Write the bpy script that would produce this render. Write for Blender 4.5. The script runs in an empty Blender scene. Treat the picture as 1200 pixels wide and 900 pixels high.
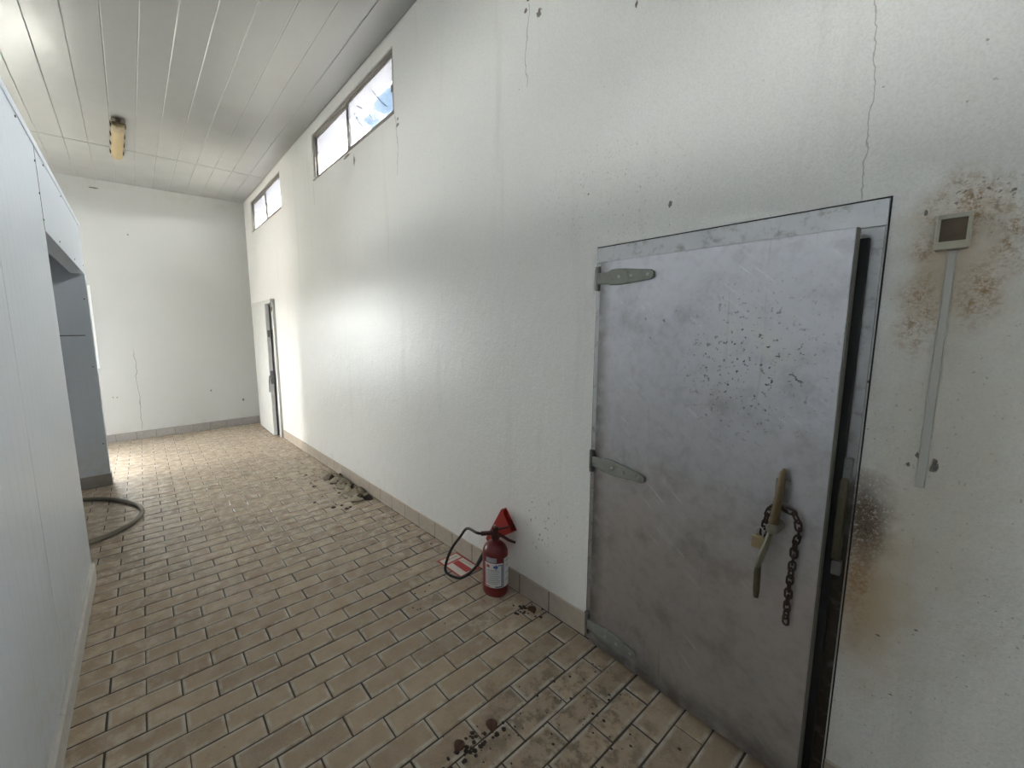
import bpy, math, random
from mathutils import Vector, Matrix, noise as mnoise
random.seed(7)
SC = bpy.context.scene
COL = SC.collection
PI = math.pi

# ------------------------------------------------------------------ camera
F, YAW, PITCH, ROLL = 474.97, 0.6583, 0.1307, -0.0168
CAMZ = 1.55
fw = Vector((math.sin(YAW) * math.cos(PITCH), math.cos(YAW) * math.cos(PITCH), -math.sin(PITCH)))
r0 = Vector((math.cos(YAW), -math.sin(YAW), 0))
u0 = r0.cross(fw)
RT = r0 * math.cos(ROLL) + u0 * math.sin(ROLL)
UP = -r0 * math.sin(ROLL) + u0 * math.cos(ROLL)
cd = bpy.data.cameras.new('camera')
cam = bpy.data.objects.new('camera', cd)
COL.objects.link(cam)
M = Matrix(((RT.x, UP.x, -fw.x, 0), (RT.y, UP.y, -fw.y, 0), (RT.z, UP.z, -fw.z, CAMZ), (0, 0, 0, 1)))
cam.matrix_world = M
cd.sensor_width = 36
cd.lens = F / 1200 * 36
cd.shift_x = (600 - 523.02) / 1200
cd.clip_start = 0.02
SC.camera = cam

# ------------------------------------------------------------------ world
SKY_CLOUD = 17.0
SKY_BLUE = (0.20, 0.42, 0.72)
GROUND = (1.6, 1.5, 1.35)
W = bpy.data.worlds.new('world')
SC.world = W
W.use_nodes = True
wt = W.node_tree
wt.nodes.clear()
def wn(t, **k):
    n = wt.nodes.new(t)
    for a, b in k.items(): setattr(n, a, b)
    return n
tc = wn('ShaderNodeTexCoord')
nz = wn('ShaderNodeTexNoise'); nz.inputs['Scale'].default_value = 3.1; nz.inputs['Detail'].default_value = 7; nz.inputs['Roughness'].default_value = .6
wt.links.new(tc.outputs['Generated'], nz.inputs['Vector'])
rp = wn('ShaderNodeValToRGB'); rp.color_ramp.elements[0].position = .40; rp.color_ramp.elements[1].position = .47
wt.links.new(nz.outputs['Fac'], rp.inputs['Fac'])
mx = wn('ShaderNodeMix', data_type='RGBA'); mx.inputs['A'].default_value = (*SKY_BLUE, 1); mx.inputs['B'].default_value = (SKY_CLOUD, SKY_CLOUD * .985, SKY_CLOUD * .96, 1)
wt.links.new(rp.outputs['Color'], mx.inputs['Factor'])
sx = wn('ShaderNodeSeparateXYZ'); wt.links.new(tc.outputs['Generated'], sx.inputs[0])
hr = wn('ShaderNodeMapRange'); hr.inputs['From Min'].default_value = -.02; hr.inputs['From Max'].default_value = .02
wt.links.new(sx.outputs['Z'], hr.inputs['Value'])
mg = wn('ShaderNodeMix', data_type='RGBA'); mg.inputs['A'].default_value = (*GROUND, 1)
wt.links.new(hr.outputs[0], mg.inputs['Factor']); wt.links.new(mx.outputs['Result'], mg.inputs['B'])
bg = wn('ShaderNodeBackground'); wt.links.new(mg.outputs['Result'], bg.inputs['Color'])
wo = wn('ShaderNodeOutputWorld'); wt.links.new(bg.outputs[0], wo.inputs['Surface'])

# sky portals in the wall openings (they emit nothing, they only steer sampling of the sky)
def portal(loc, nrm, sxx, syy):
    l = bpy.data.lights.new('sky_portal', 'AREA'); l.shape = 'RECTANGLE'; l.size = sxx; l.size_y = syy
    l.cycles.is_portal = True
    o = bpy.data.objects.new('sky_portal', l); COL.objects.link(o)
    o.location = loc
    o.rotation_euler = Vector(nrm).to_track_quat('-Z', 'Y').to_euler()
XW, YF, H = 1.695, 7.60, 3.693         # right wall plane, far wall plane, ceiling height
XL = -2.9                              # wall far left, behind the white panel box
WIN = [(5.59, 7.15), (2.765, 4.425), (-.12, 1.49), (-2.9, -1.3)]  # last pair: unseen window added behind the camera for daylight
WZ0, WZ1 = 3.143, 3.60
for a, b in WIN: portal((XW + .23, (a + b) / 2, (WZ0 + WZ1) / 2), (-1, 0, 0), b - a, .46)
FW = (-2.25, -.405, 1.135, 2.225)       # window in far wall
portal(((FW[0] + FW[1]) / 2, YF + .23, (FW[2] + FW[3]) / 2), (0, -1, 0), FW[1] - FW[0], 1.09)
DO = (5.7, 6.12, 2.1)                  # doorway in the wall far left
LW = [(-1.3, -.5), (1.6, 2.4)]             # unseen windows added for daylight, high in the outer wall above the panel box
LZ0, LZ1 = 2.90, 3.60
for a, b in LW: portal((XL - .23, (a + b) / 2, (LZ0 + LZ1) / 2), (1, 0, 0), b - a, LZ1 - LZ0)
portal((XL - .23, (DO[0] + DO[1]) / 2, DO[2] / 2), (1, 0, 0), DO[1] - DO[0], DO[2])

# sun behind the building's near end: it lights the yard, never the room directly
sl = bpy.data.lights.new('sun', 'SUN'); sl.energy = 22; sl.angle = math.radians(.6); sl.color = (1, .96, .9)
so_ = bpy.data.objects.new('sun', sl); COL.objects.link(so_)
so_.rotation_euler = Vector((0.0, .57, -.82)).to_track_quat('-Z', 'Y').to_euler()

vs = SC.view_settings
SC.display_settings.display_device = 'sRGB'
vs.view_transform = 'Standard'; vs.look = 'None'; vs.gamma = 1; vs.exposure = 1.9
vs.use_curve_mapping = False
SC.cycles.max_bounces = 14; SC.cycles.diffuse_bounces = 9; SC.cycles.glossy_bounces = 6
SC.cycles.transparent_max_bounces = 12
SC.cycles.sample_clamp_indirect = 6
SC.cycles.use_denoising = True

# ------------------------------------------------------------------ material helpers
class NT:
    def __init__(s, name, rough=.6, metal=0.0, spec=.5):
        s.m = bpy.data.materials.new(name); s.m.use_nodes = True
        s.t = s.m.node_tree
        s.b = s.t.nodes['Principled BSDF']
        s.b.inputs['Roughness'].default_value = rough
        s.b.inputs['Metallic'].default_value = metal
        s.b.inputs['Specular IOR Level'].default_value = spec
        g = s.t.nodes.new('ShaderNodeNewGeometry'); s.pos = g.outputs['Position']; s.geo = g
        s._sep = None
    def lk(s, a, sock):
        if isinstance(a, (int, float)): sock.default_value = a
        elif isinstance(a, tuple): sock.default_value = (*a, 1) if len(a) == 3 and len(sock.default_value) == 4 else a
        else: s.t.links.new(a, sock)
    def n(s, t, **k):
        o = s.t.nodes.new(t)
        for a, b in k.items(): setattr(o, a, b)
        return o
    def math(s, op, a, b=0.0, c=0.0, clamp=False):
        o = s.n('ShaderNodeMath', operation=op, use_clamp=clamp)
        s.lk(a, o.inputs[0]); s.lk(b, o.inputs[1]); s.lk(c, o.inputs[2])
        return o.outputs[0]
    def xyz(s):
        if not s._sep:
            o = s.n('ShaderNodeSeparateXYZ'); s.lk(s.pos, o.inputs[0]); s._sep = o.outputs
        return s._sep
    def scaled(s, v):
        o = s.n('ShaderNodeVectorMath', operation='MULTIPLY'); s.lk(s.pos, o.inputs[0]); o.inputs[1].default_value = v
        return o.outputs[0]
    def noise(s, scale, detail=3, rough=.55, vec=None, dist=0):
        o = s.n('ShaderNodeTexNoise'); o.inputs['Scale'].default_value = scale; o.inputs['Detail'].default_value = detail
        o.inputs['Roughness'].default_value = rough; o.inputs['Distortion'].default_value = dist
        s.lk(vec if vec is not None else s.pos, o.inputs['Vector'])
        return o.outputs['Fac']
    def rng(s, v, a, b, c=0.0, d=1.0, smooth=True):
        o = s.n('ShaderNodeMapRange'); o.interpolation_type = 'SMOOTHSTEP' if smooth else 'LINEAR'
        s.lk(v, o.inputs['Value'])
        for k, q in zip(('From Min', 'From Max', 'To Min', 'To Max'), (a, b, c, d)): o.inputs[k].default_value = q
        return o.outputs[0]
    def mix(s, f, a, b):
        o = s.n('ShaderNodeMix', data_type='RGBA'); s.lk(f, o.inputs['Factor']); s.lk(a, o.inputs['A']); s.lk(b, o.inputs['B'])
        return o.outputs['Result']
    def mul(s, a, b): return s.math('MULTIPLY', a, b)
    def mx(s, a, b): return s.math('MAXIMUM', a, b)
    def spots(s, scale, thr, vec=None):          # scattered dots
        o = s.n('ShaderNodeTexVoronoi'); o.inputs['Scale'].default_value = scale
        s.lk(vec if vec is not None else s.pos, o.inputs['Vector'])
        return s.rng(o.outputs['Distance'], thr, thr * .6)
    def blob(s, u, v, u0, v0, ru, rv, soft=.5, wob=0.0, nz=None):
        a = s.math('DIVIDE', s.math('SUBTRACT', u, u0), ru); b = s.math('DIVIDE', s.math('SUBTRACT', v, v0), rv)
        d = s.math('SQRT', s.math('ADD', s.mul(a, a), s.mul(b, b)))
        if nz is not None: d = s.math('ADD', d, s.mul(s.math('SUBTRACT', nz, .5), wob))
        return s.rng(d, 1 + soft * .0, 1 - soft)
    def bump(s, h, strength=.2, dist=.01):
        o = s.n('ShaderNodeBump'); o.inputs['Strength'].default_value = strength; o.inputs['Distance'].default_value = dist
        s.lk(h, o.inputs['Height']); s.lk(o.outputs[0], s.b.inputs['Normal'])
    def col(s, c): s.lk(c, s.b.inputs['Base Color'])
    def rough(s, r): s.lk(r, s.b.inputs['Roughness'])

def simple(name, c, rough=.6, metal=0.0, var=.12, scale=14.0, spec=.5, bump=0.0):
    t = NT(name, rough, metal, spec)
    n = t.noise(scale, 4)
    t.col(t.mix(n, tuple(x * (1 - var) for x in c), tuple(min(1, x * (1 + var)) for x in c)))
    if bump: t.bump(t.noise(scale * 5, 3), bump, .004)
    return t.m

# ------------------------------------------------------------------ materials
def right_wall_mat():
    t = NT('right_wall_paint', .42)
    x, y, z = t.xyz()
    soft = t.noise(1.3, 4); fine = t.noise(9, 5, .65); grit = t.noise(60, 4, .7); wob = t.noise(14, 4, .6); wob2 = t.noise(45, 4, .7)
    base = t.mix(soft, (.805, .798, .775), (.87, .862, .84))
    streak = t.noise(1, 4, .6, t.scaled((1, 9, .7)))
    base = t.mix(t.rng(streak, .55, .8, 0, .22), base, (.5, .5, .47))
    # grime near the skirting and around the cold room door
    low = t.mul(t.rng(z, .40, .1), t.rng(fine, .5, .8, 0, .3))
    base = t.mix(low, base, (.40, .37, .32))
    def speck(mask, scale, thr, col, amt=.9):
        nonlocal base
        m = t.mul(mask, t.rng(t.noise(scale, 2, .5), thr, thr + .035, 0, amt))
        base = t.mix(m, base, col)
    # sparse small chips everywhere
    speck(1.0, 60, .765, (.24, .21, .17), .7)
    speck(t.blob(y, z, 1.05, 2.12, .55, .35, .8), 90, .66, (.42, .40, .36), .6)
    speck(t.blob(y, z, 1.35, .45, .30, .30, .8), 50, .66, (.20, .18, .15), .8)
    speck(t.blob(y, z, .03, 1.0, .35, 1.2, .6), 110, .69, (.30, .23, .15), .6)
    # yellow-brown wash round the door edge, the latch and the control box
    wash = t.mx(t.blob(y, z, .12, .72, .14, .42, .95, .5, wob), t.mul(t.blob(y, z, .05, 1.70, .14, .26, .9, .7, wob), .8))
    base = t.mix(t.mul(wash, .72), base, (.48, .31, .11))
    tint = t.blob(y, z, .02, 1.2, .24, .95, .8, .6, wob)
    base = t.mix(t.mul(tint, .42), base, (.52, .44, .29))
    # orange rust freckles
    rg = t.noise(120, 4, .75)
    for (a, b, c, d, k) in ((.03, 1.84, .11, .13, .46), (.0, 1.62, .055, .13, .43), (.095, 1.57, .06, .16, .46), (.10, 1.75, .04, .06, .46), (-.04, 1.75, .05, .14, .5)):
        m = t.mul(t.blob(y, z, a, b, c, d, .9, .6, wob), t.mul(t.rng(wob2, k - .06, k + .16, .25, 1), t.rng(rg, .40, .56, .12, .92)))
        base = t.mix(m, base, (.30, .155, .028))
    m = t.mul(t.blob(y, z, .02, 1.86, .12, .07, .9), t.rng(t.noise(85, 3, .6), .60, .65, 0, .9))
    base = t.mix(m, base, (.10, .075, .05))
    # heavy rust beside the latch
    m = t.mul(t.blob(y, z, .15, .80, .055, .30, .9, .7, wob), t.rng(rg, .38, .60, .40, .95))
    base = t.mix(m, base, (.33, .19, .07))
    m = t.mul(t.blob(y, z, .150, .965, .085, .20, .9, .7, wob), t.rng(t.noise(120, 5, .8), .37, .46, 0, .95))
    base = t.mix(m, base, (.085, .042, .018))
    # single chips down to the render
    chipn = t.noise(90, 3, .6)
    for (a, b, c, d) in ((.173, 1.382, .009, .009), (.031, 1.163, .014, .028), (.076, 1.155, .006, .012), (.062, 1.185, .006, .016), (1.414, 3.052, .024, .03), (1.50, 3.11, .02, .02), (3.455, 3.045, .03, .07), (3.60, 3.12, .11, .025), (2.722, 3.05, .03, .02),
                         (2.72, 3.09, .02, .02), (.105, 1.84, .007, .014), (-.03, 1.86, .010, .007), (.76, 2.02, .012, .02), (.93, 2.81, .01, .02), (1.12, 2.15, .007, .007),
                         (.09, .62, .008, .004), (.02, .68, .006, .004), (.05, .45, .008, .003)):
        base = t.mix(t.blob(y, z, a, b, c * .62, d * .62, .3, 2.6, chipn), base, (.15, .13, .105))
    # cracks
    def crack(y0, za, zb, amp, wd, f):
        nonlocal base
        nn = t.noise(f, 4, .6)
        d = t.math('ABSOLUTE', t.math('SUBTRACT', t.math('SUBTRACT', y, y0), t.mul(t.math('SUBTRACT', nn, .5), amp)))
        m = t.mul(t.rng(d, wd, wd * .3), t.mul(t.rng(z, za, za + .02), t.rng(z, zb, zb - .02)))
        base = t.mix(t.mul(m, .5), base, (.20, .18, .15))
    base = t.mix(t.rng(t.noise(150, 3, .8), .35, .75, 0, .30), base, (.50, .485, .455))
    crack(.235, 1.893, 2.9, .09, .0022, 5)
    crack(1.49, 2.75, 3.14, .12, .004, 4)
    crack(2.74, 2.7, 3.14, .12, .005, 4)
    crack(4.44, 2.9, 3.14, .08, .005, 4)
    t.col(base)
    t.rough(t.rng(t.math('ADD', t.mul(fine, .5), t.mul(soft, .5)), .3, .7, .285, .36))
    t.bump(t.math('ADD', t.mul(grit, .5), t.mul(t.noise(1, 5, .6, t.scaled((24, 24, 8))), 1.1)), .42, .010)
    return t.m

def plain_wall_mat(name='white_wall_paint', far=True):
    t = NT(name, .5)
    x, y, z = t.xyz()
    soft = t.noise(1.2, 4); wob = t.noise(14, 4, .6); wob2 = t.noise(40, 3, .6)
    base = t.mix(soft, (.47, .475, .46), (.525, .53, .515))
    low = t.mul(t.rng(z, .35, .08), t.rng(t.noise(9, 5, .65), .4, .7, 0, .4))
    base = t.mix(low, base, (.42, .38, .30))
    hi = t.mul(t.rng(z, 3.4, 3.69), t.rng(t.noise(6, 5, .7), .45, .75, 0, .35))
    base = t.mix(hi, base, (.40, .35, .25))
    base = t.mix(t.rng(t.noise(30, 2), .76, .80, 0, .8), base, (.2, .18, .15))
    if far:
        for (a, b, c, d) in ((-.27, .665, .012, .010), (-.225, .66, .009, .010), (.12, 3.0, .012, .012), (-.20, 3.58, .07, .012), (.98, .64, .012, .02), (1.45, .43, .02, .03)):
            base = t.mix(t.blob(x, z, a, b, c, d, .4, 1.0, wob2), base, (.16, .14, .11))
        nn = t.noise(5, 4, .6)
        d = t.math('ABSOLUTE', t.math('SUBTRACT', t.math('SUBTRACT', x, .03), t.mul(t.math('SUBTRACT', nn, .5), .10)))
        m = t.mul(t.rng(d, .006, .002), t.mul(t.rng(z, .14, .16), t.rng(z, 1.45, 1.2)))
        base = t.mix(t.mul(m, .7), base, (.2, .18, .15))
    t.col(base)
    t.bump(t.noise(55, 4, .7), .15, .005)
    return t.m

def panel_mat():
    t = NT('white_coated_steel_panel', .38)
    x, y, z = t.xyz()
    base = t.mix(t.noise(1.5, 4), (.545, .595, .665), (.60, .655, .725))
    st = t.noise(1, 4, .65, t.scaled((40, 40, .8)))
    base = t.mix(t.rng(st, .5, .75, 0, .28), base, (.50, .52, .54))
    dirt = t.mul(t.rng(z, .7, .1), t.rng(t.noise(12, 5, .7), .4, .7, 0, .5))
    base = t.mix(dirt, base, (.48, .45, .39))
    base = t.mix(t.rng(t.noise(40, 2), .76, .79, 0, .8), base, (.15, .13, .12))
    t.col(base)
    t.bump(t.noise(1, 3, .5, t.scaled((55, 55, 1.2))), .12, .004)
    return t.m

def ceil_mat():
    t = NT('ceiling_panel_paint', .33)
    base = t.mix(t.noise(1.1, 4), (.30, .30, .29), (.335, .335, .322))
    base = t.mix(t.rng(t.noise(45, 2), .76, .80, 0, .6), base, (.25, .22, .18))
    t.col(base)
    t.rough(t.rng(t.noise(4, 4), .3, .7, .29, .40))
    t.bump(t.noise(16, 4, .6), .05, .006)
    return t.m

def brick_mat(name, island=False):
    t = NT(name, .5, 0, .45)
    x, y, z = t.xyz()
    if island: rnd = t.geo.outputs['Random Per Island']
    else:
        o = t.n('ShaderNodeObjectInfo'); rnd = o.outputs['Random']
    base = t.mix(rnd, (.26, .19, .125), (.40, .305, .205))
    base = t.mix(t.rng(t.noise(7, 5, .65), .35, .75, 0, .55), base, (.42, .32, .22))
    base = t.mix(t.rng(t.noise(26, 5, .75), .42, .70, 0, .5), base, (.17, .135, .10))
    base = t.mix(t.rng(t.noise(210, 3, .8), .40, .75, 0, .45), base, (.42, .36, .29))
    # pale dusty film plus painted-in daylight, stronger towards the far end and next to the right wall
    film = t.rng(t.noise(13, 7, .78), .44, .64)
    where = t.mx(t.rng(y, 1.8, 3.6, .15, .75), t.mx(t.mul(t.rng(x, 1.0, 1.4), t.rng(y, 1.0, 1.5, 0, .7)), t.mul(t.rng(x, .25, -.15), t.rng(y, 3.5, 2.8, 0, .45))))
    base = t.mix(t.mul(film, where), base, (.64, .56, .46))
    # fine pitting
    base = t.mix(t.rng(t.noise(95, 3, .7), .62, .74, 0, .6), base, (.13, .10, .075))
    # dark dirt next to the cold room door
    dk = t.mul(t.blob(x, y, 1.25, .85, .75, .55, .9), t.rng(t.noise(16, 5, .7), .44, .62, 0, .75))
    base = t.mix(dk, base, (.10, .075, .052))
    dk2 = t.mul(t.blob(x, y, 1.5, 1.9, .25, .7, .9), t.rng(t.noise(13, 5, .7), .5, .66, 0, .6))
    base = t.mix(dk2, base, (.15, .125, .10))
    dk3 = t.mul(t.blob(x, y, 1.45, 4.0, .4, .9, .9), t.rng(t.noise(13, 5, .7), .48, .66, 0, .5))
    base = t.mix(dk3, base, (.16, .13, .10))
    at = t.n('ShaderNodeAttribute'); at.attribute_name = 'rim'
    rimw = t.mul(t.rng(at.outputs['Fac'], .25, 1.0), t.rng(t.noise(12, 5, .7), .38, .60, 0, .9))
    base = t.mix(rimw, base, (.47, .425, .365))
    t.col(base)
    t.rough(t.rng(t.noise(18, 4), .3, .7, .36, .60))
    t.bump(t.noise(70, 5, .7), .25, .004)
    return t.m

def galv_mat():
    t = NT('galvanised_door_skin', .38, .82)
    x, y, z = t.xyz()
    soft = t.noise(2.2, 5, .6); mott = t.noise(26, 5, .72); wob = t.noise(14, 4); fine = t.noise(110, 3, .7)
    base = t.mix(soft, (.54, .53, .56), (.64, .63, .66))
    base = t.mix(t.rng(mott, .42, .8, 0, .35), base, (.34, .335, .345))
    sc = t.noise(1, 4, .6, t.scaled((30, 30, 4)))
    base = t.mix(t.rng(sc, .60, .8, 0, .18), base, (.62, .62, .63))
    cm = t.n('ShaderNodeCombineXYZ')
    t.lk(t.mul(t.math('SUBTRACT', z, t.mul(y, .9)), 55), cm.inputs[0]); t.lk(t.mul(t.math('ADD', z, y), 4), cm.inputs[1])
    sw = t.noise(1, 3, .6, cm.outputs[0])
    base = t.mix(t.mul(t.rng(sw, .56, .72), t.rng(t.noise(3.5, 3), .45, .62, 0, .55)), base, (.82, .82, .83))
    base = t.mix(t.rng(t.noise(5, 6, .72), .46, .72, 0, .55), base, (.30, .29, .295))
    base = t.mix(t.rng(t.noise(1, 3, .6, t.scaled((30, 30, 1.2))), .66, .74, 0, .35), base, (.22, .215, .22))
    # bright reflection painted into the skin, and rust freckles, high on the handle side
    refl = t.blob(y, z, .42, 1.50, .24, .28, .95, .8, wob)
    base = t.mix(t.mul(refl, t.rng(mott, .35, .65, .1, .75)), base, (.68, .68, .67))
    sp = t.mul(t.blob(y, z, .45, 1.42, .33, .40, .9, .7, wob), t.rng(t.noise(70, 4, .65), .585, .66, 0, .95))
    base = t.mix(sp, base, (.07, .045, .03))
    sp2 = t.mul(t.blob(y, z, .7, 1.5, .3, .3, .9), t.rng(t.noise(40, 2, .6), .70, .74, 0, .8))
    base = t.mix(sp2, base, (.10, .07, .05))
    # grimy border
    gr = t.mul(t.mx(t.rng(z, .16, .02), t.rng(y, .95, 1.03)), t.rng(wob, .25, .6, .2, .75))
    base = t.mix(gr, base, (.17, .155, .135))
    t.col(base)
    rg = t.math('ADD', t.rng(mott, .3, .75, .29, .42), t.mul(refl, .12))
    t.rough(rg)
    t.b.inputs['Metallic'].default_value = .9
    t.bump(t.math('ADD', t.mul(t.noise(2.4, 2, .5), 9.0), t.math('ADD', t.mul(fine, .25), t.mul(mott, .7))), .22, .004)
    return t.m

def steel_mat(name, c=(.40, .40, .40), rough=.36, metal=.8, dirt=.45, dc=(.16, .13, .09)):
    t = NT(name, rough, metal)
    base = t.mix(t.noise(12, 5, .65), tuple(q * .8 for q in c), tuple(q * 1.15 for q in c))
    base = t.mix(t.rng(t.noise(22, 5, .7), .5, .7, 0, dirt), base, dc)
    t.col(base); t.bump(t.noise(50, 3), .08, .003)
    return t.m

def jamb_mat():
    t = NT('stained_steel_jamb', .36, .75)
    x, y, z = t.xyz()
    base = t.mix(t.noise(12, 5, .65), (.34, .34, .345), (.48, .48, .48))
    m = t.mul(t.rng(t.math('ADD', z, t.mul(t.noise(9, 4, .6), .5)), 1.55, 1.15), t.rng(t.noise(26, 5, .7), .2, .5, .6, .95))
    base = t.mix(m, base, (.045, .036, .026))
    base = t.mix(t.rng(t.noise(22, 5, .7), .5, .7, 0, .5), base, (.12, .10, .08))
    t.col(base)
    return t.m

def pane_mat():
    t = NT('dirty_window_glass', .08)
    x, y, z = t.xyz()
    tr = t.n('ShaderNodeBsdfTransparent'); tr.inputs['Color'].default_value = (.85, .865, .875, 1)
    gl = t.n('ShaderNodeBsdfGlossy'); gl.inputs['Roughness'].default_value = .05
    df = t.n('ShaderNodeBsdfTranslucent'); df.inputs['Color'].default_value = (.105, .108, .120, 1)
    fr = t.n('ShaderNodeFresnel'); fr.inputs['IOR'].default_value = 1.45
    m1 = t.n('ShaderNodeMixShader'); t.lk(t.mul(fr.outputs[0], .8), m1.inputs[0]); t.lk(tr.outputs[0], m1.inputs[1]); t.lk(gl.outputs[0], m1.inputs[2])
    n1 = t.noise(5, 5, .65); n2 = t.noise(28, 5, .75)
    film = t.mx(t.rng(t.math('ADD', z, t.mul(n1, .12)), 3.44, 3.48, 0, .8), t.rng(t.math('ADD', t.mul(n2, .55), t.mul(n1, .45)), .50, .60, 0, .6))
    m2 = t.n('ShaderNodeMixShader'); t.lk(film, m2.inputs[0]); t.lk(m1.outputs[0], m2.inputs[1]); t.lk(df.outputs[0], m2.inputs[2])
    out = t.t.nodes['Material Output']; t.lk(m2.outputs[0], out.inputs['Surface'])
    return t.m

def diffuser_mat():
    t = NT('yellowed_plastic', .45)
    base = t.mix(t.noise(8, 4), (.33, .25, .12), (.40, .315, .165))
    y = t.xyz()[1]
    base = t.mix(t.mul(t.rng(y, 5.62, 5.40), t.rng(t.noise(20, 4), .3, .6, .3, .9)), base, (.12, .10, .06))
    t.col(base); return t.m

MAT = dict(
    rwall=right_wall_mat(), wall=plain_wall_mat(), panel=panel_mat(), ceil=ceil_mat(),
    brick=brick_mat('paver_clay'),
    bricks=brick_mat('paver_clay_far', True),
    mortar=simple('dirty_joint', (.07, .056, .044), .9, 0, .35, 30),
    slab=simple('concrete', (.35, .34, .32), .85),
    tile=simple('skirting_tile', (.46, .395, .325), .45, 0, .22, 18, .5, .1),
    tile_grey=simple('grey_skirting_tile', (.30, .28, .26), .55, 0, .22, 18, .5, .1),
    tile_pale=simple('pale_skirting_tile', (.50, .49, .47), .5, 0, .15, 18),
    grout=simple('skirting_grout', (.06, .05, .04), .9, 0, .3, 30),
    galv=galv_mat(), frame=steel_mat('steel_door_frame', (.50, .50, .505), .32, .8, .55),
    jamb=jamb_mat(), frame_dark=steel_mat('grimy_steel_frame', (.22, .215, .21), .45, .6, .7, (.06, .05, .04)),
    lip=simple('leaf_edge_strip', (.16, .15, .13), .5, .3),
    rubber=simple('black_rubber', (.012, .012, .012), .6),
    hinge=steel_mat('grey_green_cast_hinge', (.27, .28, .245), .5, .35, .6, (.12, .11, .08)),
    bolt=steel_mat('bolt_steel', (.45, .45, .43), .4, .7, .3),
    rod=steel_mat('worn_brass_bar', (.12, .082, .036), .45, .2, .7, (.09, .045, .015)),
    lever=steel_mat('dull_brass_lever', (.19, .18, .135), .4, .45, .45),
    strike=steel_mat('olive_brass_strike', (.11, .095, .055), .5, .4, .5, (.06, .05, .03)),
    chain=steel_mat('rusty_chain', (.065, .04, .03), .65, .4, .5, (.03, .018, .013)),
    brass=steel_mat('padlock_brass', (.42, .33, .19), .4, .6, .3),
    shackle=steel_mat('shackle_steel', (.55, .55, .54), .3, .9, .2),
    alu=steel_mat('window_aluminium', (.30, .28, .25), .45, .45, .4, (.14, .12, .09)),
    white=simple('white_frame_paint', (.78, .79, .79), .4, 0, .06),
    door2=simple('white_door_paint', (.60, .60, .58), .42, 0, .10, 8),
    door2grey=simple('grey_door_edge', (.56, .565, .565), .45, 0, .15),
    pane=pane_mat(),
    diff=diffuser_mat(), clip=simple('dark_clip', (.07, .05, .035), .5), fixbase=simple('fixture_base', (.34, .30, .22), .5),
    red=simple('extinguisher_red', (.145, .013, .013), .38, 0, .2, 10),
    redb=simple('horn_red', (.36, .028, .022), .42, 0, .12, 14),
    redd=simple('horn_mouth_red', (.20, .010, .010), .5, 0, .12, 14),
    valve=simple('valve_dark', (.075, .028, .024), .4, .3, .3),
    black=simple('black_hose', (.014, .014, .015), .42),
    label=simple('label_paper', (.66, .67, .68), .5, 0, .05), ink=simple('label_grey_print', (.36, .38, .41), .6),
    blue=simple('label_blue', (.05, .13, .35), .5), lred=simple('label_red', (.45, .07, .06), .5),
    signw=simple('sign_white', (.66, .62, .57), .45, 0, .06), signr=simple('sign_red', (.47, .05, .045), .45, 0, .1),
    signo=simple('sign_orange', (.60, .34, .10), .5),
    beige=simple('aged_beige_plastic', (.42, .40, .32), .5, 0, .15, 20), brown=simple('sooty_brown', (.085, .06, .035), .6, 0, .4, 40),
    trunk=simple('grey_white_trunking', (.50, .49, .455), .5, 0, .08),
    hose=simple('olive_grey_hose', (.20, .18, .14), .55, 0, .15, 12),
    leafm=simple('dead_leaf', (.085, .035, .018), .7, 0, .3, 40), soil=simple('dark_debris', (.045, .032, .024), .9, 0, .5, 40),
    litter=simple('dry_litter', (.30, .26, .19), .95, 0, .6, 70), ground=simple('yard_ground', (.46, .44, .40), .9),
    cable=simple('black_cable', (.02, .02, .022), .6),
)

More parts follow.
